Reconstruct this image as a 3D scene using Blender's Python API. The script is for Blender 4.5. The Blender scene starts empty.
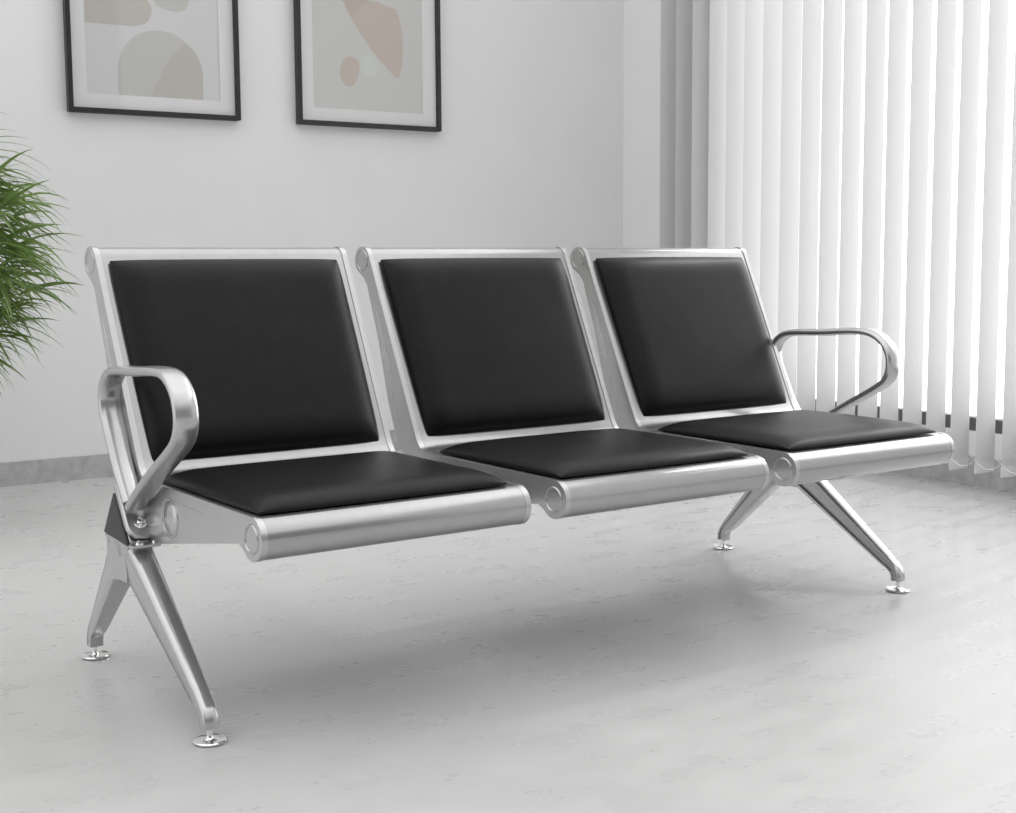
import bpy, bmesh, math, random
from math import sin, cos, pi, radians, sqrt, atan2
from mathutils import Vector, Matrix, noise

random.seed(7)
S = bpy.context.scene
COL = S.collection

# ------------------------------------------------------------------ helpers
def link(name, bm, mats, parent=None, smooth=None, bevel=0, seg=2, angle=40, wn=False):
    me = bpy.data.meshes.new(name)
    bmesh.ops.remove_doubles(bm, verts=bm.verts, dist=1e-6)
    bmesh.ops.recalc_face_normals(bm, faces=bm.faces)
    bm.to_mesh(me); bm.free()
    if not isinstance(mats, (list, tuple)): mats = [mats]
    for m in mats: me.materials.append(m)
    o = bpy.data.objects.new(name, me); COL.objects.link(o)
    if parent: o.parent = parent
    if bevel:
        b = o.modifiers.new('bevel', 'BEVEL'); b.width = bevel; b.segments = seg
        b.limit_method = 'ANGLE'; b.angle_limit = radians(angle); b.harden_normals = False
    if bevel and smooth is not None or wn:
        w_ = o.modifiers.new('weighted', 'WEIGHTED_NORMAL'); w_.keep_sharp = True; w_.weight = 80
    if smooth is not None:
        for p in me.polygons: p.use_smooth = True
        try: me.set_sharp_from_angle(angle=radians(smooth))
        except Exception: pass
    return o

def empty(name, loc=(0, 0, 0), rz=0):
    o = bpy.data.objects.new(name, None); COL.objects.link(o)
    o.location = loc; o.rotation_euler = (0, 0, rz); o.empty_display_size = .1
    return o

def tag(o, label=None, cat=None, group=None, kind=None):
    if label: o['label'] = label
    if cat: o['category'] = cat
    if group: o['group'] = group
    if kind: o['kind'] = kind
    return o

def add_box(bm, x0, x1, y0, y1, z0, z1, mi=0):
    v = [bm.verts.new(p) for p in ((x0,y0,z0),(x1,y0,z0),(x1,y1,z0),(x0,y1,z0),(x0,y0,z1),(x1,y0,z1),(x1,y1,z1),(x0,y1,z1))]
    for f in ((0,3,2,1),(4,5,6,7),(0,1,5,4),(1,2,6,5),(2,3,7,6),(3,0,4,7)):
        bm.faces.new([v[i] for i in f]).material_index = mi

def add_prism(bm, pts, fx0, fx1):
    """pts: (y,z) outline; fx0/fx1: x of the two faces as functions of y."""
    a = [bm.verts.new((fx0(y), y, z)) for y, z in pts]
    b = [bm.verts.new((fx1(y), y, z)) for y, z in pts]
    n = len(pts)
    bm.faces.new(a); bm.faces.new(b[::-1])
    for i in range(n): bm.faces.new((a[i], b[i], b[(i+1) % n], a[(i+1) % n]))

def catmull(pts, n=8):
    P = [Vector(p) for p in pts]; P = [2*P[0]-P[1]] + P + [2*P[-1]-P[-2]]; out = []
    for i in range(1, len(P)-2):
        for k in range(n):
            t = k/n; p0, p1, p2, p3 = P[i-1:i+3]
            out.append(.5*((2*p1)+(p2-p0)*t+(2*p0-5*p1+4*p2-p3)*t*t+(3*p1-p0-3*p2+p3)*t**3))
    out.append(P[-2]); return out

def add_sweep(bm, path, section, scale=None, up=Vector((1, 0, 0)), caps=True):
    """path of Vectors; section list of (u,x): u in-plane normal, x along `up`; scale(i)->(su,sx)."""
    rings = []
    n = len(path)
    for i, p in enumerate(path):
        t = (path[min(i+1, n-1)] - path[max(i-1, 0)]).normalized()
        nrm = up.cross(t).normalized()
        su, sx = scale(i/(n-1)) if scale else (1, 1)
        rings.append([bm.verts.new(p + nrm*u*su + up*x*sx) for u, x in section])
    m = len(section)
    for a, b in zip(rings, rings[1:]):
        for j in range(m): bm.faces.new((a[j], a[(j+1) % m], b[(j+1) % m], b[j]))
    if caps: bm.faces.new(rings[0][::-1]); bm.faces.new(rings[-1])

def add_tube(bm, path, r, n=8, closed=False):
    rings = []; N = len(path); ref = None
    for i, p in enumerate(path):
        if closed: t = (path[(i+1) % N]-path[i-1]).normalized()
        else: t = (path[min(i+1, N-1)]-path[max(i-1, 0)]).normalized()
        if ref is None: ref = t.orthogonal().normalized()
        a = (ref - t*ref.dot(t)).normalized(); ref = a; b = t.cross(a)
        rings.append([bm.verts.new(p + a*r*cos(2*pi*k/n) + b*r*sin(2*pi*k/n)) for k in range(n)])
    pairs = list(zip(rings, rings[1:])) + ([(rings[-1], rings[0])] if closed else [])
    for A, B in pairs:
        for j in range(n): bm.faces.new((A[j], A[(j+1) % n], B[(j+1) % n], B[j]))
    if not closed: bm.faces.new(rings[0][::-1]); bm.faces.new(rings[-1])

def add_lathe(bm, prof, M=Matrix(), n=32):
    """prof (r,z); spun about local Z then transformed by M"""
    rings = []
    for r, z in prof:
        if r < 1e-6: rings.append([bm.verts.new(M @ Vector((0, 0, z)))])
        else: rings.append([bm.verts.new(M @ Vector((r*cos(2*pi*k/n), r*sin(2*pi*k/n), z))) for k in range(n)])
    for A, B in zip(rings, rings[1:]):
        for k in range(n):
            a, b = A[k % len(A)], A[(k+1) % len(A)]; c, d = B[(k+1) % len(B)], B[k % len(B)]
            f = []
            for v in (a, b, c, d):
                if v not in f: f.append(v)
            if len(f) > 2: bm.faces.new(f)

# ------------------------------------------------------------------ materials
def mat(name, color=(.5, .5, .5), rough=.5, metal=0., spec=.5, **kw):
    m = bpy.data.materials.new(name); m.use_nodes = True
    b = m.node_tree.nodes['Principled BSDF']
    b.inputs['Base Color'].default_value = (*color, 1); b.inputs['Roughness'].default_value = rough
    b.inputs['Metallic'].default_value = metal; b.inputs['Specular IOR Level'].default_value = spec
    for k, v in kw.items(): b.inputs[k].default_value = v
    return m

def N(m, t, **kw):
    n = m.node_tree.nodes.new(t)
    for k, v in kw.items():
        if hasattr(n, k): setattr(n, k, v)
    return n

def noise_mix(m, c1, c2, scale=5, detail=6, stretch=(1, 1, 1), rough=.6, lo=.35, hi=.65, bump=0, bscale=None, rlo=None, rhi=None):
    nt = m.node_tree; L = nt.links; b = nt.nodes['Principled BSDF']
    tc = N(m, 'ShaderNodeTexCoord'); mp = N(m, 'ShaderNodeMapping'); mp.inputs['Scale'].default_value = stretch
    L.new(tc.outputs['Object'], mp.inputs['Vector'])
    nz = N(m, 'ShaderNodeTexNoise'); nz.inputs['Scale'].default_value = scale; nz.inputs['Detail'].default_value = detail
    nz.inputs['Roughness'].default_value = rough
    L.new(mp.outputs[0], nz.inputs['Vector'])
    r = N(m, 'ShaderNodeValToRGB'); r.color_ramp.elements[0].position = lo; r.color_ramp.elements[1].position = hi
    r.color_ramp.elements[0].color = (*c1, 1); r.color_ramp.elements[1].color = (*c2, 1)
    L.new(nz.outputs['Fac'], r.inputs[0]); L.new(r.outputs[0], b.inputs['Base Color'])
    if rlo is not None:
        mr = N(m, 'ShaderNodeMapRange'); mr.inputs['From Min'].default_value = .3; mr.inputs['From Max'].default_value = .7
        mr.inputs['To Min'].default_value = rlo; mr.inputs['To Max'].default_value = rhi
        L.new(nz.outputs['Fac'], mr.inputs[0]); L.new(mr.outputs[0], b.inputs['Roughness'])
    if bump:
        n2 = N(m, 'ShaderNodeTexNoise'); n2.inputs['Scale'].default_value = bscale or scale; n2.inputs['Detail'].default_value = 4
        L.new(mp.outputs[0], n2.inputs['Vector'])
        bp = N(m, 'ShaderNodeBump'); bp.inputs['Strength'].default_value = bump; bp.inputs['Distance'].default_value = .002
        L.new(n2.outputs['Fac'], bp.inputs['Height']); L.new(bp.outputs[0], b.inputs['Normal'])
    return m

M = {}
M['wall'] = noise_mix(mat('wall_paint', rough=.9, spec=.2), (.82, .82, .825), (.84, .84, .845), scale=3)
M['floor'] = noise_mix(mat('polished_concrete', rough=.3, spec=.5), (.48, .48, .477), (.54, .54, .536), scale=7.0, detail=3.2, rough=.6,
                       stretch=(1, 1.7, 1), lo=.2, hi=.8, bump=.16, bscale=26, rlo=.24, rhi=.38)
M['skirt'] = noise_mix(mat('skirting_concrete', rough=.8, spec=.3), (.40, .40, .40), (.54, .54, .54), scale=28, detail=8, rough=.7, bump=.3)
M['silver'] = mat('silver_painted_metal', (.66, .665, .67), .30, 1.0)
M['satin'] = mat('satin_cast_aluminium', (.66, .665, .67), .27, 1.0)
for k in ('silver', 'satin'):
    M[k].node_tree.nodes['Principled BSDF'].inputs['Metallic'].default_value = .78
    c_ = .415 if k == 'silver' else .52  # same metal look; shell base darkened to offset its brighter sky reflections
    noise_mix(M[k], (c_, c_, c_+.002), (c_+.02, c_+.02, c_+.022), scale=40, detail=3)
M['silver'].node_tree.nodes['Principled BSDF'].inputs['Roughness'].default_value = .20
M['satin'].node_tree.nodes['Principled BSDF'].inputs['Roughness'].default_value = .25
M['chrome'] = mat('chrome', (.85, .85, .85), .08, 1.0)
M['cap'] = mat('black_plastic', (.035, .035, .036), .5)
M['leather'] = noise_mix(mat('black_faux_leather', rough=.37, spec=.19), (.005, .005, .0052), (.007, .007, .0072), scale=30, bump=.25, bscale=420)
M['frame'] = mat('black_frame', (.018, .018, .019), .35)
M['mat'] = mat('passepartout', (.82, .82, .83), .9, spec=.2)
def flat(n, c): return mat(n, c, .85, spec=.2)
M['paperA'] = flat('print_pale_grey', (.71, .715, .72)); M['tan'] = flat('print_warm_taupe', (.57, .54, .50))
M['sand'] = flat('print_sage_grey', (.585, .58, .55)); M['tan2'] = flat('print_taupe', (.55, .525, .49))
M['paperB'] = flat('print_stone', (.65, .65, .63)); M['rose'] = flat('print_dusty_rose', (.60, .52, .47))
M['rose2'] = flat('print_rose_brown', (.57, .475, .43)); M['mint'] = flat('print_pale_mint', (.67, .70, .67))
M['rail'] = mat('window_frame_grey', (.11, .11, .11), .5)
M['outer'] = mat('pale_wall_outside', (.8, .8, .8), .9)
M['plastic'] = mat('white_plastic', (.85, .85, .85), .4)
M['pot'] = mat('white_ceramic', (.8, .8, .79), .35); M['soil'] = noise_mix(mat('soil', rough=1), (.03, .02, .015), (.07, .05, .035), scale=60)

def slat_mat():
    m = mat('blind_fabric', (.79, .79, .795), .8, spec=.15); nt = m.node_tree; L = nt.links
    b = nt.nodes['Principled BSDF']; out = nt.nodes['Material Output']
    tr = N(m, 'ShaderNodeBsdfTranslucent'); tr.inputs[0].default_value = (.9, .9, .9, 1)
    mx = N(m, 'ShaderNodeMixShader'); mx.inputs[0].default_value = .35
    L.new(b.outputs[0], mx.inputs[1]); L.new(tr.outputs[0], mx.inputs[2]); L.new(mx.outputs[0], out.inputs[0])
    wv = N(m, 'ShaderNodeTexNoise'); wv.inputs['Scale'].default_value = 700
    bp = N(m, 'ShaderNodeBump'); bp.inputs['Strength'].default_value = .15; bp.inputs['Distance'].default_value = .0005
    L.new(wv.outputs['Fac'], bp.inputs['Height']); L.new(bp.outputs[0], b.inputs['Normal'])
    return m
M['slat'] = slat_mat()

def glass_mat(name, refl=.06):
    m = bpy.data.materials.new(name); m.use_nodes = True; nt = m.node_tree; nt.nodes.clear(); L = nt.links
    out = N(m, 'ShaderNodeOutputMaterial'); t = N(m, 'ShaderNodeBsdfTransparent'); g = N(m, 'ShaderNodeBsdfGlossy')
    t.inputs[0].default_value = (.985, .985, .985, 1); g.inputs['Roughness'].default_value = .03
    mx = N(m, 'ShaderNodeMixShader'); mx.inputs[0].default_value = refl
    L.new(t.outputs[0], mx.inputs[1]); L.new(g.outputs[0], mx.inputs[2]); L.new(mx.outputs[0], out.inputs[0])
    return m
M['glass'] = glass_mat('window_glass', .05); M['pglass'] = glass_mat('picture_glass', .035)

def leaf_mat():
    m = mat('leaf_green', (.1, .25, .04), .45, spec=.4)
    noise_mix(m, (.07, .135, .03), (.29, .40, .14), scale=9, detail=5, lo=.3, hi=.72)
    nt = m.node_tree; L = nt.links; b = nt.nodes['Principled BSDF']; out = nt.nodes['Material Output']
    tr = N(m, 'ShaderNodeBsdfTranslucent'); tr.inputs[0].default_value = (.17, .28, .07, 1)
    mx = N(m, 'ShaderNodeMixShader'); mx.inputs[0].default_value = .3
    L.new(b.outputs[0], mx.inputs[1]); L.new(tr.outputs[0], mx.inputs[2]); L.new(mx.outputs[0], out.inputs[0])
    return m
M['leaf'] = leaf_mat(); M['stem'] = mat('cane_green', (.16, .22, .07), .5)

# ------------------------------------------------------------------ the room
WY = 2.328; WX = 3.09; H = 3.6; YF = -5.0; XL = -4.5
def slab(name, boxes, m, **kw):
    bm = bmesh.new()
    for b in boxes: add_box(bm, *b)
    return tag(link(name, bm, m, **kw), kind='structure')
slab('floor', [(XL, WX+.2, YF, WY+.15, -.1, 0)], M['floor'])
slab('wall_back', [(XL, WX+.2, WY, WY+.15, 0, H)], M['wall'])
OY0, OY1, OZ0, OZ1 = -1.45, 1.66, .188, 2.66       # window opening
slab('wall_right', [(WX, WX+.2, OY1, WY, 0, H), (WX, WX+.2, YF, OY0, 0, H), (WX, WX+.2, OY0, OY1, 0, OZ0), (WX, WX+.2, OY0, OY1, OZ1, H)], M['wall'])
slab('baseboard_back', [(XL, WX, WY-.014, WY, 0, .085)], M['skirt'])
slab('baseboard_right', [(WX-.012, WX, YF, WY-.014, 0, .1)], M['skirt'])
win = tag(empty('window_1', (WX+.02, .06, OZ0)), kind='structure')
def at_win(o): o.parent = win; o.matrix_parent_inverse = Matrix.Translation(win.location).inverted(); return o
bm = bmesh.new()
add_box(bm, WX+.002, WX+.05, OY0, OY1, OZ0, OZ0+.044)
add_box(bm, WX+.002, WX+.05, OY0, OY1, OZ1-.05, OZ1)
add_box(bm, WX+.002, WX+.05, OY0, OY0+.05, OZ0+.044, OZ1-.05); add_box(bm, WX+.002, WX+.05, OY1-.05, OY1, OZ0+.044, OZ1-.05)
tag(at_win(link('window_frame', bm, M['rail'], bevel=.003)), kind='structure')
bm = bmesh.new(); add_box(bm, WX+.024, WX+.03, OY0+.05, OY1-.05, OZ0+.044, OZ1-.05)
tag(at_win(link('window_pane', bm, M['glass'])), kind='structure')

# ------------------------------------------------------------------ vertical blind
blind = tag(empty('vertical_blind', (2.95, .3, 0)), 'white vertical blind of open fabric slats hanging over the window', 'blind')
def kid(o, par): o.parent = par; o.matrix_parent_inverse = par.matrix_basis.inverted(); return o
blind.matrix_basis  # root has translation only
SX0, SX1, SZ0 = 2.95, 3.050, .068
bm = bmesh.new(); add_box(bm, 2.985, 3.03, -1.7, 2.02, 2.74, 2.78); add_box(bm, 3.0, WX, -1.5, -1.47, 2.75, 2.77); add_box(bm, 3.0, WX, 1.8, 1.83, 2.75, 2.77)
kid(link('headrail', bm, M['plastic'], bevel=.003), blind)
# one slat mesh, shared
def slat_bm(z0, z1, th, nseg=8, off=0):
    bm = bmesh.new(); fr = []; bk = []
    for i in range(nseg+1):
        t = i/nseg; x = (SX1-SX0)*t - off*(1-2*t); bow = -.006*(1-(2*t-1)**2)
        fr.append((x, bow-th)); bk.append((x, bow+th))
    loop = fr + bk[::-1]
    a = [bm.verts.new((x, y, z0)) for x, y in loop]; b = [bm.verts.new((x, y, z1)) for x, y in loop]
    n = len(loop); bm.faces.new(a); bm.faces.new(b[::-1])
    for i in range(n): bm.faces.new((a[i], b[i], b[(i+1) % n], a[(i+1) % n]))
    return bm
slat0 = weight0 = None
YS = [.166+.1019*k for k in range(-15, 18)]
for y in YS:
    if slat0 is None:
        slat0 = s = link('slat', slat_bm(SZ0+.004, 2.735, .0004), M['slat'], smooth=30)
        weight0 = w = link('bottom_weight', slat_bm(SZ0, SZ0+.034, .0012, off=.0008), M['plastic'], smooth=30)
    else:
        s = slat0.copy(); COL.objects.link(s); w = weight0.copy(); COL.objects.link(w)
    a = radians(random.uniform(-1.5, 1.5))
    s.parent = blind; s.location = (0, y-.3, 0); s.rotation_euler = (0, 0, a)
    w.parent = s
for xx in (SX0-.001, SX1+.001):
    bm = bmesh.new(); pts = []
    for ya, yb in zip(YS, YS[1:]):
        pts += [Vector((xx, ya+(yb-ya)*t/8, SZ0+.046-.026*(1-(2*t/8-1)**2))) for t in range(8)]
    add_tube(bm, pts, .0012, 5)
    kid(link('bead_chain', bm, M['plastic'], smooth=60), blind)

# ------------------------------------------------------------------ the bench (local frame, turned 1.54 degrees)
bench = tag(empty('waiting_bench', (0, 0, 0), radians(1.5375)),
            'three-seat silver metal waiting bench with black padded seats and backs', 'bench')
PITCH = .583; Wd = .532; TOT = 2*PITCH+Wd; K = .0476
TC = (.012, .780); FC = (-.630, .3500)
def arc(c, r, a0, a1, n):
    return [(c[0]+r*cos(radians(a0+(a1-a0)*i/n)), c[1]+r*sin(radians(a0+(a1-a0)*i/n))) for i in range(n+1)]
FIL = [(-.1775, .430), (-.188, .409), (-.199, .396), (-.214, .390), (-.235, .3885)]
def xl(y): return K*(-y)
def plate_outline():
    p = arc(TC, .029, 155, -62, 18)
    p += [(.006, .742), (-.006, .728), (-.020, .690), (-.050, .607), (-.082, .487), (-.104, .430), (-.122, .398), (-.142, .376), (-.160, .3675), (-.172, .3655)]
    p += [(-.229, .290), (-.234, .2795), (-.246, .2795)]
    p += [(-.585, .336), (-.598, .330)] + arc(FC, .0355, -55, -270, 18)[0:] [1:]
    p += [(-.236, .3903)] + [(y-.0022, z+.0018) for y, z in FIL[::-1]]
    return p
PO = plate_outline()
shell_path = arc(TC, .0255, -50, 155, 20) + [(-.0112-.1663*k/5, .7907-.3607*k/5) for k in range(1, 5)] + FIL + [(-.4, .3868)] + arc(FC, .0338, 90, 385, 26)
frame_srcs = {}
def side_frame(i, side):
    bm = bmesh.new(); x0 = i*PITCH
    t = .011
    if side < 0: f0 = lambda y: x0+xl(y); f1 = lambda y: x0+xl(y)+t
    else: f0 = lambda y: x0+Wd-t+.010*(-y); f1 = lambda y: x0+Wd+.010*(-y)
    add_prism(bm, PO, f0, f1)
    bmesh.ops.recalc_face_normals(bm, faces=bm.faces)
    ed = [e for e in bm.edges if len(e.link_faces) == 2 and any(len(f.verts) > 8 for f in e.link_faces)]
    bmesh.ops.bevel(bm, geom=ed, offset=.0026 if side < 0 else .0045, segments=3, profile=.5, affect='EDGES', clamp_overlap=True)
    # embossed details on the outer face: rings round both roll ends, two long ribs, a boss by the beam
    fo = f0 if side < 0 else f1
    def ring(c, a, b, r, rot=0, n=28):
        pts = []
        for k in range(n):
            u, v = a*cos(2*pi*k/n), b*sin(2*pi*k/n)
            y = c[0]+u*cos(rot)-v*sin(rot); z = c[1]+u*sin(rot)+v*cos(rot)
            pts.append(Vector((fo(y), y, z)))
        add_tube(bm, pts, r, 6, closed=True)
    ring(TC, .021, .021, .0014); ring(FC, .022, .022, .0022)
    def stadium(p, q, hw, r):
        d = Vector((q[0]-p[0], q[1]-p[1])); L = d.length; d /= L; nn = Vector((-d[1], d[0])); pts = []
        for k in range(9):
            a = pi/2+pi*k/8; pts.append((p[0]+hw*(cos(a)*d[0]+sin(a)*nn[0]), p[1]+hw*(cos(a)*d[1]+sin(a)*nn[1])))
        for k in range(9):
            a = -pi/2+pi*k/8; pts.append((q[0]+hw*(cos(a)*d[0]+sin(a)*nn[0]), q[1]+hw*(cos(a)*d[1]+sin(a)*nn[1])))
        add_tube(bm, [Vector((fo(y), y, z)) for y, z in pts], r, 6, closed=True)
    stadium((-.040, .668), (-.088, .548), .004, .0012)
    if side < 0: add_tube(bm, [Vector((fo(y), y, z)) for y, z in ((-.255, .374), (-.45, .365))], .0007, 5)
    add_tube(bm, [Vector((fo(y), y, z)) for y, z in ((-.098, .505), (-.128, .432))], .0008, 5)
    ring((-.322, .337), .034, .034, .0014)
    c = (-.322, .337)
    Mx = Matrix.Translation((fo(c[0]), c[0], c[1])) @ Matrix.Rotation(side*pi/2, 4, 'Y') @ Matrix.Diagonal((1.9, 1.8, 1, 1))
    add_lathe(bm, [(.0165, -.001), (.0155, .0012), (.012, .0035), (.006, .005), (0, .0055)], Mx, 24)
    return link('side_frame', bm, M['satin'], bench, smooth=50, wn=True)

def seat_shell(i):
    bm = bmesh.new(); x0 = i*PITCH; NX = 8; cols = []
    for k in range(NX+1):
        u = k/NX; col = []
        for y, z in shell_path:
            a = x0+.009+K*(-y); b = x0+Wd-.009+.010*(-y)
            col.append(bm.verts.new((a+(b-a)*u, y, z)))
        cols.append(col)
    for A, B in zip(cols, cols[1:]):
        for j in range(len(shell_path)-1): bm.faces.new((A[j], A[j+1], B[j+1], B[j]))
    o = link('seat_shell', bm, M['silver'], bench, smooth=50)
    s = o.modifiers.new('thick', 'SOLIDIFY'); s.thickness = .0024; s.offset = 0; s.use_rim = False
    return o

def cushion(name, i, corner, T, w, plane):
    """plane(u,v) -> (point, normal): footprint; pillow heights grow from a thin seam"""
    NU, NV = 44, 40; bm = bmesh.new(); top = {}; bot = {}
    def f(e, ww): e = max(0, min(1, e/ww)); return (1-(1-e)**2.4)**.55
    for a in range(NU+1):
        for b in range(NV+1):
            u = .5-.5*cos(pi*a/NU)*(1 if True else 0); v = .5-.5*cos(pi*b/NV)
            # round the footprint corners a touch and let the edges bulge
            cu, cv = 2*u-1, 2*v-1
            ru = cu*(1-.006*(cv**8)+.004*(1-cv*cv)); rv = cv*(1-.006*(cu**8)+.004*(1-cu*cu))
            p, nrm, du, dv = plane((ru+1)/2, (rv+1)/2)
            ex = min(u, 1-u)*du; ey = min(v, 1-v)*dv
            fx, fy = f(ex, w), f(ey, w)
            h = T*fx*fy
            h += .0045*(1-cu*cu)*(1-cv*cv)
            wr = noise.noise(Vector((u*5+i*7, v*5, T*90)))*.0007*fx*fy
            # puckers near the corners
            cd = sqrt(ex*ex+ey*ey); wr += .0012*math.exp(-(cd/.03)**2)*sin(9*atan2(ey, ex+1e-4))
            top[a, b] = bm.verts.new(p+nrm*(h+wr+.0035)); bot[a, b] = bm.verts.new(p+nrm*.0012)
    for a in range(NU):
        for b in range(NV):
            bm.faces.new((top[a, b], top[a+1, b], top[a+1, b+1], top[a, b+1]))
            bm.faces.new((bot[a, b], bot[a, b+1], bot[a+1, b+1], bot[a+1, b]))
    for a in range(NU):
        for b in (0, NV): bm.faces.new((top[a, b], bot[a, b], bot[a+1, b], top[a+1, b]))
    for b in range(NV):
        for a in (0, NU): bm.faces.new((top[a, b], top[a, b+1], bot[a, b+1], bot[a, b]))
    return link(name, bm, M['leather'], bench, smooth=70)

def back_plane(i):
    A = Vector((0, -.0196, .7805)); B = Vector((0, -.1808, .4145)); d = B-A
    L = d.length; n = Vector((0, d[2], -d[1])).normalized()
    if n[1] > 0: n = -n
    def pl(u, v):
        p = A+d*v
        return Vector((i*PITCH+.024+u*.480+.012*v*(1-.6*u), p[1], p[2]))+n*.0005, n, .48, L
    return pl
def seat_plane(i):
    def pl(u, v):
        y = -.636+v*.392; x0 = .040-.012*v; x1 = .510-.008*v
        z = .3866+(.3887-.3866)*v
        if y < FC[0]: z = FC[1]+sqrt(max(0, .0360**2-(y-FC[0])**2))
        return Vector((i*PITCH+x0+(x1-x0)*u, y, z+.0015)), Vector((0, 0, 1)), .46, .405
    return pl
names = ['left', 'middle', 'right']
for i in range(3):
    seat_shell(i); side_frame(i, -1); side_frame(i, 1)
    cushion('back_cushion', i, 0, .030, .062, back_plane(i))
    cushion('seat_cushion', i, 0, .0195, .06, seat_plane(i))

# beam with its two black end caps
TRI = [(-.165, .3635), (-.1045, .284), (-.229, .278)]
def inset_tri(d):
    c = Vector((sum(p[0] for p in TRI)/3, sum(p[1] for p in TRI)/3)); out = []
    for p in TRI:
        v = Vector(p)-c; out.append(tuple(c+v*(1-d/v.length)))
    return out
bm = bmesh.new(); add_prism(bm, inset_tri(.002), lambda y: -.026, lambda y: TOT+.026)
link('beam', bm, M['silver'], bench, smooth=30, bevel=.005, seg=3, angle=30)
for s in (0, 1):
    bm = bmesh.new(); x0 = -.032 if s == 0 else TOT+.026
    add_prism(bm, inset_tri(-.002), lambda y: x0, lambda y: x0+.006)
    tag(link('beam_end_cap', bm, M['cap'], bench, smooth=30, bevel=.0025, angle=30), 'black plastic end cap')

def mx(x, s): return x if s == 0 else TOT-x
def mirror_bm(bm, s):
    if s:
        for v in bm.verts: v.co.x = TOT-v.co.x

ARM = [(-.212, .352), (-.165, .414), (-.122, .470), (-.100, .512), (-.098, .545), (-.116, .572), (-.155, .588), (-.270, .5935), (-.385, .600),
       (-.440, .5945), (-.478, .570), (-.492, .535), (-.484, .500), (-.452, .4735), (-.360, .424), (-.262, .3725), (-.222, .346)]
def armrest(s):
    X = -.012
    bm = bmesh.new(); P = [Vector((X, y+(.010 if y < -.35 and z > .42 else (-.011 if y > -.2 and z > .42 else 0)), z+((-.003, .004)[s] if z > .5 else 0))) for y, z in ARM]; path = catmull(P, 7)
    sec = []
    for k in range(24):
        a = 2*pi*k/24; c, d = cos(a), sin(a)
        sec.append((.0088*math.copysign(abs(c)**.8, c), .0215*math.copysign(abs(d)**.8, d)))
    def sc(t):
        k = min(t, 1-t)
        return (1, 1 if k > .12 else .86+.14*(k/.12))
    add_sweep(bm, path, sec, sc)
    mirror_bm(bm, s)
    a = link('armrest', bm, M['satin'], bench, smooth=60)
    # bracket: U-shaped plate lying on the beam's front face
    X = -.001
    top = Vector((0, -.166, .3655)); lo = Vector((0, -.231, .2800)); d = (lo-top).normalized(); n = Vector((0, d[2], -d[1]));
    if n[1] > 0: n = -n
    L = (lo-top).length
    bm = bmesh.new(); prof = []
    hw = .0285
    for xx, v in ((-hw, -.014), (-hw, L-.034)): prof.append((xx, v))
    for k in range(1, 12):
        a2 = pi*k/12; prof.append((-hw*cos(a2), L-.034+hw*sin(a2)))
    prof += [(hw, L-.034), (hw, -.014)]
    A_ = [bm.verts.new(Vector((X, 0, 0))+top+d*v+Vector((1, 0, 0))*x-n*.0) for x, v in prof]
    B_ = [bm.verts.new(Vector((X, 0, 0))+top+d*v+Vector((1, 0, 0))*x*.9+n*(.015 if v < L*.4 else .010)) for x, v in prof]
    bm.faces.new(A_[::-1]); bm.faces.new(B_); m_ = len(prof)
    for k in range(m_): bm.faces.new((A_[k], A_[(k+1) % m_], B_[(k+1) % m_], B_[k]))
    mirror_bm(bm, s)
    link('armrest_bracket', bm, M['satin'], a, smooth=40, bevel=.003, seg=3)
    c = Vector((X, 0, 0))+top+d*(L-.036)+n*.0095
    R = n.to_track_quat('Z', 'Y').to_matrix().to_4x4()
    bm = bmesh.new(); add_lathe(bm, [(0, -.002), (.0115, -.002), (.0115, .002), (.0095, .0028), (.0072, .003), (.0070, .007), (.0052, .0085), (0, .0088)], Matrix.Translation(c) @ R, 24)
    mirror_bm(bm, s); link('bolt', bm, M['chrome'], a, smooth=40)
for s in (0, 1): armrest(s)

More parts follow.
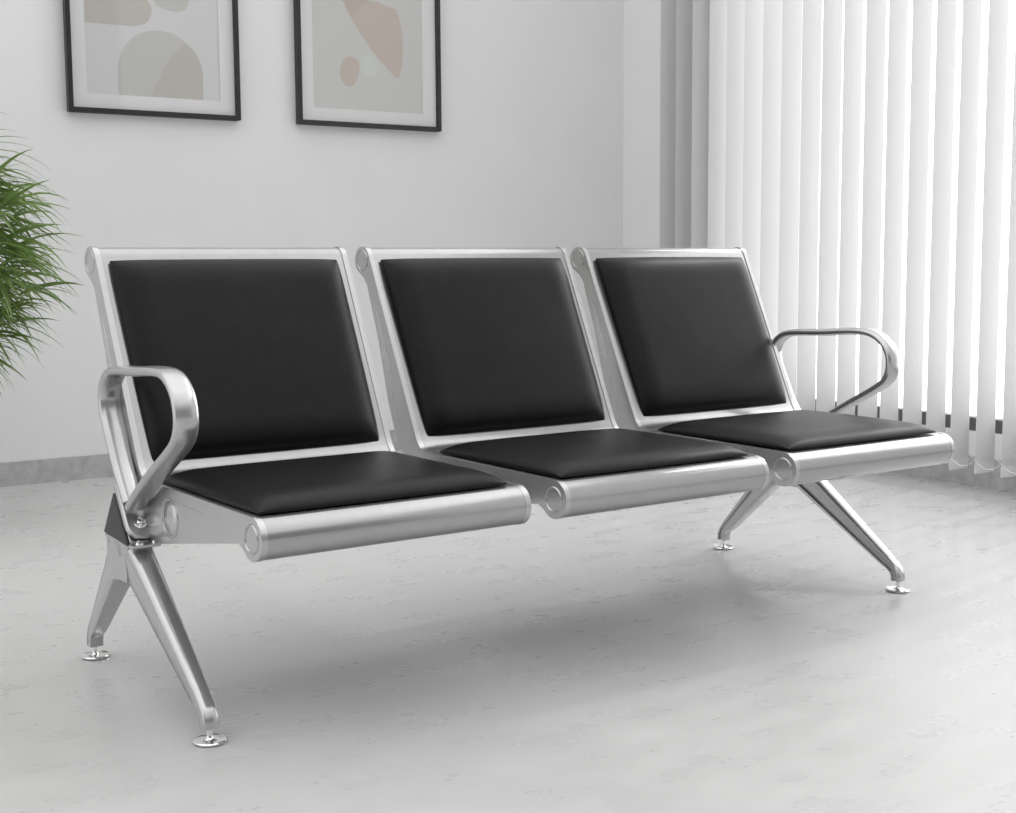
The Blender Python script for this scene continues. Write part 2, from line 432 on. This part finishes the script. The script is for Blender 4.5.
SEC = [(1, -.25), (.96, -.62), (.84, -.88), (.66, -1), (-.90, -1), (-.98, -.93), (-1, -.8), (-1, .75), (-.95, .93), (-.84, 1), (-.70, .96), (-.64, .62),
       (.36, .62), (.42, .95), (.56, 1), (.74, .96), (.90, .78), (.98, .45), (1, .1)]
def leg(s):
    X = -.004; ob = bmesh.new()
    def dense(pts, n=5):
        out = []
        for a, b in zip(pts, pts[1:]):
            for k in range(n): out.append(Vector((X, a[0]+(b[0]-a[0])*k/n, a[1]+(b[1]-a[1])*k/n)))
        out.append(Vector((X, *pts[-1]))); return out
    front = [(-.197, .276), (-.199, .262), (-.207, .247), (-.228, .234), (-.250, .2205), (-.486, .0695), (-.503, .0585), (-.514, .049), (-.5195, .037), (-.5205, .024)]
    rear = [(-.138, .276), (-.136, .262), (-.129, .245), (-.114, .226), (-.096, .206), (.030, .081), (.049, .0635), (.060, .052), (.0655, .039), (.066, .024)]
    for pts in (front, rear):
        path = dense(pts, 3)
        t = (path[14]-path[13]).normalized(); nn = Vector((1, 0, 0)).cross(t)
        flip = 1 if nn.z > 0 else -1
        sec = [(u*flip, x) for u, x in SEC]
        D = [0]
        for a, b in zip(path, path[1:]): D.append(D[-1]+(b-a).length)
        def sc(t_):
            d = D[round(t_*(len(path)-1))]/D[-1]
            su = .0325+(.0160-.0325)*min(1, d/.84)
            if d > .84: su = .0160+(.0125-.0160)*min(1, (d-.84)/.06)
            return su, .0245+(.0135-.0245)*min(1, d/.9)
        add_sweep(ob, path, sec, sc)
    # hub under the beam
    hub = [(-.107, .2775), (-.2275, .2750), (-.205, .250), (-.215, .228), (-.212, .207), (-.196, .207), (-.168, .206),
           (-.140, .201), (-.118, .200), (-.103, .218), (-.108, .245)]
    add_prism(ob, hub, lambda y: X-.0240, lambda y: X+.0200)
    mirror_bm(ob, s)
    L = link('leg', ob, M['satin'], bench, smooth=38)
    bm = bmesh.new()   # saddle flange with two bolts that clamps the leg to the beam
    add_box(bm, -.029, .024, -.252, -.10, .2750, .2808)
    mirror_bm(bm, s); link('mounting_flange', bm, M['satin'], L, bevel=.002)
    for bx in (-.013, .016):
        bm = bmesh.new(); add_lathe(bm, [(0, -.001), (.0075, -.001), (.0075, .002), (.0055, .0055), (0, .0062)],
                                    Matrix.Translation((bx, -.243, .2808)) @ Matrix.Rotation(radians(20), 4, 'X'), 20)
        mirror_bm(bm, s); link('bolt', bm, M['chrome'], L, smooth=40)
    for fy in (-.5200, .0660):
        bm = bmesh.new()
        add_lathe(bm, [(0, .0005), (.0255, .0005), (.0270, .002), (.0272, .0042), (.0258, .0056), (.019, .0040), (.012, .0040), (.0080, .0056), (.0055, .009), (.0050, .014), (.0050, .030), (0, .030)],
                  Matrix.Translation((X, fy, 0)), 40)
        mirror_bm(bm, s); tag(link('levelling_foot', bm, M['chrome'], L, smooth=35), 'round chrome levelling foot')
for s in (0, 1): leg(s)

# ------------------------------------------------------------------ pictures
def poly(bm, pts, y, mi):
    vs = [bm.verts.new((x, y, z)) for x, z in pts]
    f = bm.faces.new(vs); f.material_index = mi; f.normal_update()
    if f.normal.y > 0: f.normal_flip()
    bmesh.ops.triangulate(bm, faces=[f])
def smoothpts(pts, n=5, closed=False):
    if closed:
        P = [Vector((*p, 0)) for p in pts]; P = P[-1:]+P+P[:2]; out = []
        for i in range(1, len(P)-2):
            for k in range(n):
                t = k/n; a, b, c, d = P[i-1:i+3]
                q = .5*((2*b)+(c-a)*t+(2*a-5*b+4*c-d)*t*t+(3*b-a-3*c+d)*t**3); out.append((q[0], q[1]))
        return out
    return [(v[0], v[1]) for v in catmull([(*p, 0) for p in pts], n)]
def picture(name, x0, x1, z0, z1, px0, px1, pz0, pz1, mats, shapes, label):
    root = tag(empty(name, ((x0+x1)/2, WY, z0)), label, 'picture', 'framed abstract prints on the back wall')
    off = Vector(root.location)
    def k(o): o.parent = root; o.location = -off; return o
    bm = bmesh.new(); d = .030; f = .017; yb = WY-.0005
    for a in ((x0, x0+f, z0, z1), (x1-f, x1, z0, z1), (x0+f, x1-f, z0, z0+f), (x0+f, x1-f, z1-f, z1)):
        add_box(bm, a[0], a[1], yb-d, yb, a[2], a[3])
    k(link('frame', bm, M['frame'], bevel=.001))
    bm = bmesh.new(); yp = yb-.014
    # mat board with a cut opening
    o_ = [(x0+f, z0+f), (x1-f, z0+f), (x1-f, z1-f), (x0+f, z1-f)]; i_ = [(px0, pz0), (px1, pz0), (px1, pz1), (px0, pz1)]
    for y0_, y1_ in ((yp, yp+.002),):
        O = [bm.verts.new((x, y0_, z)) for x, z in o_]; I = [bm.verts.new((x, y0_, z)) for x, z in i_]
        O2 = [bm.verts.new((x, y1_, z)) for x, z in o_]; I2 = [bm.verts.new((x, y1_, z)) for x, z in i_]
        for q in range(4):
            r = (q+1) % 4
            bm.faces.new((O[q], O[r], I[r], I[q])); bm.faces.new((I[q], I[r], I2[r], I2[q])); bm.faces.new((O2[q], I2[q], I2[r], O2[r])); bm.faces.new((O[q], O2[q], O2[r], O[r]))
    k(link('mat_board', bm, M['mat']))
    bm = bmesh.new(); ys = yp+.003
    add_box(bm, px0-.01, px1+.01, ys, ys+.004, pz0-.01, pz1+.01, 0)
    for n_, (mi, pts) in enumerate(shapes): poly(bm, pts, ys-.0002*(n_+1), mi)
    me = bpy.data.meshes.new('print'); bm.to_mesh(me); bm.free()
    for m in mats: me.materials.append(M[m])
    p = bpy.data.objects.new('print', me); COL.objects.link(p); k(p)
    bm = bmesh.new(); add_box(bm, x0+f, x1-f, yp-.006, yp-.004, z0+f, z1-f)
    k(link('glass_pane', bm, M['pglass']))
    return root
dome = smoothpts([(.787, 1.42), (.787, 1.451), (.789, 1.497), (.803, 1.537), (.832, 1.576), (.87, 1.603), (.919, 1.618), (.968, 1.618), (1.006, 1.607), (1.041, 1.584), (1.072, 1.555), (1.092, 1.523), (1.102, 1.479), (1.102, 1.42)], 4)
dome = [(.787, 1.3805)]+dome+[(1.102, 1.3805)]
wedge = [(.902, 1.3805), (.923, 1.427), (.956, 1.486), (.993, 1.539), (1.038, 1.5845)]+smoothpts([(1.041, 1.584), (1.072, 1.555), (1.092, 1.523), (1.102, 1.479), (1.102, 1.42)], 4)[1:]+[(1.102, 1.3805)]
blobA = [(.6725, 1.626), (.75, 1.626)]+smoothpts([(.844, 1.627), (.878, 1.634), (.903, 1.651), (.916, 1.682), (.914, 1.705), (.898, 1.728), (.862, 1.765), (.842, 1.815), (.80, 1.862), (.74, 1.875)], 4)+[(.6725, 1.87)]
blobB = smoothpts([(.926, 1.726), (.936, 1.71), (.963, 1.698), (.998, 1.693), (1.03, 1.696), (1.048, 1.711), (1.058, 1.739), (1.052, 1.79), (1.0, 1.84), (.945, 1.81), (.922, 1.76)], 4, True)
picture('framed_print', .602, 1.242, 1.312, 2.212, .672, 1.168, 1.3805, 2.14, ['paperA', 'tan', 'sand', 'tan2', 'sand'],
        [(1, blobA), (4, blobB), (2, dome), (3, wedge)], 'black framed print of taupe and sage arch shapes above the leftmost seat')
leafp = [(1.60, 1.95), (1.660, 1.84)]+[(1.684, 1.8), (1.701, 1.77), (1.72, 1.738), (1.747, 1.697), (1.776, 1.658), (1.812, 1.613), (1.856, 1.57), (1.893, 1.537)]+smoothpts([(1.905, 1.526), (1.924, 1.516), (1.938, 1.537), (1.948, 1.584), (1.951, 1.663), (1.943, 1.721), (1.931, 1.766), (1.918, 1.789)], 4)+[(1.871, 1.797), (1.845, 1.808), (1.80, 1.809), (1.77, 1.89), (1.70, 1.98)]
darkp = [(1.60, 1.95), (1.66, 1.84), (1.684, 1.8), (1.701, 1.77), (1.72, 1.738), (1.748, 1.765), (1.80, 1.809), (1.77, 1.89), (1.70, 1.98)]
egg = smoothpts([(1.712, 1.586), (1.737, 1.58), (1.755, 1.56), (1.752, 1.543), (1.745, 1.511), (1.731, 1.481), (1.706, 1.469), (1.68, 1.481), (1.668, 1.518), (1.673, 1.551), (1.686, 1.576)], 4, True)
circ = [(1.797+.041*cos(2*pi*k/30), 1.556+.044*sin(2*pi*k/30)) for k in range(30)]
topg = [(1.80, 1.812), (1.845, 1.811), (1.868, 1.802), (1.875, 1.85), (1.79, 1.86)]
picture('framed_print', 1.479, 2.118, 1.312, 2.212, 1.550, 2.038, 1.3795, 2.14, ['paperB', 'rose', 'rose2', 'mint'],
        [(3, circ), (3, topg), (1, leafp), (2, darkp), (1, egg)], 'black framed print of a dusty rose leaf shape and small egg above the middle seat')

# ------------------------------------------------------------------ plant
PC = Vector((.0, 1.6, 0)); CZ = .80
plant = tag(empty('potted_plant', (PC.x, PC.y, 0)), 'leafy green grass-like bamboo plant beside the wall at the left edge', 'plant')
bm = bmesh.new()
add_lathe(bm, [(0, .0), (.085, .0), (.09, .006), (.125, .24), (.127, .25), (.12, .25), (.112, .235), (.108, .20), (0, .20)], Matrix(), 40)
link('pot', bm, M['pot'], plant, smooth=40)
bm = bmesh.new(); add_lathe(bm, [(0, .222), (.05, .226), (.108, .221), (.108, .21), (0, .21)], Matrix(), 32); link('soil', bm, M['soil'], plant, smooth=60)
bm = bmesh.new(); tips = []
for k in range(22):
    a = random.uniform(0, 2*pi); r0 = random.uniform(.01, .07); r1 = random.uniform(.04, .20); h = random.uniform(.65, 1.08)
    p0 = Vector((r0*cos(a), r0*sin(a), .215)); p2 = Vector((r1*cos(a), r1*sin(a), h)); p1 = (p0+p2)/2+Vector((-.02*cos(a), -.02*sin(a), .04))
    pts = catmull([p0, p1, p2], 6); add_tube(bm, pts, .003, 6); tips.append(pts)
link('stems', bm, M['stem'], plant, smooth=60)
bm = bmesh.new()
def add_leaf(base, d, L, w, droop, twist=0):
    d = d.normalized(); side = d.cross(Vector((0, 0, 1)))
    if side.length < .1: side = Vector((1, 0, 0))
    side.normalize(); side = (side*cos(twist)+Vector((0, 0, 1))*sin(twist)).normalized()
    n = 7; prev = None; p = base.copy(); dd = d.copy()
    for i in range(n+1):
        t = i/n; ww = w*(min(1, t/.16)**.7)*(1-t**2.2)*1.0+.0003
        nrm = side.cross(dd).normalized()
        cur = [bm.verts.new(p-side*ww), bm.verts.new(p-nrm*ww*.35), bm.verts.new(p+side*ww)]
        if prev:
            bm.faces.new((prev[0], prev[1], cur[1], cur[0])); bm.faces.new((prev[1], prev[2], cur[2], cur[1]))
        prev = cur; p = p+dd*(L/n); dd = (dd+Vector((0, 0, -1))*droop/n*(0.5+1.3*t)).normalized()
R0 = .385
for k in range(760):
    # a twig start inside the crown, then a fan of leaves pointing outward
    while True:
        q = Vector((random.uniform(-1, 1), random.uniform(-1, 1), random.uniform(-1, 1)))
        if .25 < q.length < 1 and random.random() < q.length**1.2: break
    c = Vector((q.x*.25, q.y*.25, CZ+q.z*.31))
    az = atan2(q.y, q.x)+random.gauss(0, .45)
    el = random.gauss(.05+.18*q.z, .22)
    for j in range(random.choice((1, 2, 2, 3))):
        a2 = az+random.gauss(0, .35); e2 = el+random.gauss(0, .22)
        d = Vector((cos(a2)*cos(e2), sin(a2)*cos(e2), sin(e2)))
        add_leaf(c, d, random.uniform(.10, .23), random.uniform(.0032, .0085), random.uniform(.5, 1.7), random.gauss(0, .5))
for (x, y, z, a, e, L, w, dr) in [(.06, -.05, 1.09, 0, .25, .30, .006, 1.2), (.04, .0, 1.07, -.3, .30, .32, .007, 1.5), (.05, .05, 1.10, -.1, .35, .27, .006, .8), (.0, .0, 1.22, -.1, .10, .24, .005, .4), (.1, -.1, .98, -.2, .1, .30, .006, 1.4), (.02, -.3, .72, -.4, .7, .26, .009, 2.8), (.02, -.28, .80, -.15, .5, .30, .010, 2.6), (.10, -.1, 1.00, .1, .25, .26, .006, 1.1), (.1, -.12, 1.03, -.1, .05, .27, .006, 1.0), (.02, -.1, 1.13, 0, .3, .22, .005, .5), (.06, -.1, 1.08, .2, .15, .2, .004, .6)]:
    add_leaf(Vector((x, y, z)), Vector((cos(a)*cos(e), sin(a)*cos(e), sin(e))), L, w, dr)
link('foliage', bm, M['leaf'], plant)

# ------------------------------------------------------------------ light
AMB = 1.85
W = bpy.data.worlds.new('sky'); S.world = W; W.use_nodes = True; nt = W.node_tree; L = nt.links
bg = nt.nodes['Background']; tc = nt.nodes.new('ShaderNodeTexCoord'); sx = nt.nodes.new('ShaderNodeSeparateXYZ')
L.new(tc.outputs['Generated'], sx.inputs[0])
def mr(src, a, b, c, d, smooth=True):
    n = nt.nodes.new('ShaderNodeMapRange'); n.inputs['From Min'].default_value = a; n.inputs['From Max'].default_value = b
    n.inputs['To Min'].default_value = c; n.inputs['To Max'].default_value = d
    if smooth: n.interpolation_type = 'SMOOTHSTEP'
    L.new(src, n.inputs['Value']); return n.outputs['Result']
def math_(op, a, b):
    n = nt.nodes.new('ShaderNodeMath'); n.operation = op
    for i_, q in enumerate((a, b)):
        if isinstance(q, (int, float)): n.inputs[i_].default_value = q
        else: L.new(q, n.inputs[i_])
    return n.outputs[0]
zz = mr(sx.outputs['Z'], -1, 1, 0, 1, False)
ramp = nt.nodes.new('ShaderNodeValToRGB'); cr = ramp.color_ramp; cr.interpolation = 'EASE'
prof = [(-1, .6), (-.04, .6), (.02, .60), (.14, .62), (.28, .66), (.62, .66), (1, .95)]
for k_, (z_, v_) in enumerate(prof):
    e_ = cr.elements[k_] if k_ < 2 else cr.elements.new((z_+1)/2)
    e_.position = (z_+1)/2; e_.color = (v_/2, v_/2, v_/2, 1)
L.new(zz, ramp.inputs[0])
up_ = math_('MULTIPLY', ramp.outputs['Color'], 2.0*AMB)
east = mr(sx.outputs['X'], .42, .85, 0, 3.6)
west = mr(sx.outputs['X'], -.35, -.9, 0, .1)
front = mr(sx.outputs['Y'], -.25, -.7, 0, .85)      # darker surroundings low behind the camera
low = math_('MULTIPLY', mr(sx.outputs['Z'], -.12, .0, 0, 1), mr(sx.outputs['Z'], .30, .60, 1, 0))
dim = math_('SUBTRACT', 1.0, math_('MULTIPLY', front, low))
L.new(math_('MULTIPLY', math_('ADD', math_('ADD', up_, east), west), dim), bg.inputs['Strength'])
bg.inputs['Color'].default_value = (1, .996, .996, 1)
sun = bpy.data.lights.new('sun', 'SUN'); sun.energy = .6; sun.angle = radians(1.6); sun.color = (1, .985, .96)
so = bpy.data.objects.new('sun', sun); COL.objects.link(so)
el, az = radians(43), radians(12)
dirn = Vector((-cos(el)*cos(az), -cos(el)*sin(az), -sin(el))); so.rotation_euler = dirn.to_track_quat('-Z', 'Y').to_euler(); so.location = (6, 1, 5)

# ------------------------------------------------------------------ camera
yaw, pit, rol = radians(-33.1573), radians(6.1632), radians(-.3915)
F = Vector((-sin(yaw)*cos(pit), cos(yaw)*cos(pit), -sin(pit))); R = Vector((cos(yaw), sin(yaw), 0)); U = R.cross(F)
R, U = R*cos(rol)+U*sin(rol), -R*sin(rol)+U*cos(rol)
cam = bpy.data.cameras.new('camera'); co = bpy.data.objects.new('camera', cam); COL.objects.link(co)
mw = Matrix((R, U, -F)).transposed().to_4x4()
th = radians(1.5375); cx, cy = -.8039, -2.5351
mw.translation = Vector((cx*cos(th)-cy*sin(th), cx*sin(th)+cy*cos(th), .7747)); co.matrix_world = mw
cam.sensor_width = 36; cam.lens = 1340/1016*36; cam.clip_start = .05
S.camera = co

S.view_settings.view_transform = 'Standard'; S.view_settings.look = 'None'; S.view_settings.gamma = 1
S.view_settings.exposure = 0.0; S.view_settings.use_curve_mapping = False
S.cycles.use_denoising = True; S.cycles.denoising_input_passes = 'RGB_ALBEDO_NORMAL'; S.cycles.max_bounces = 10; S.cycles.transparent_max_bounces = 16
S.cycles.caustics_reflective = False; S.cycles.caustics_refractive = False; S.cycles.sample_clamp_indirect = 6
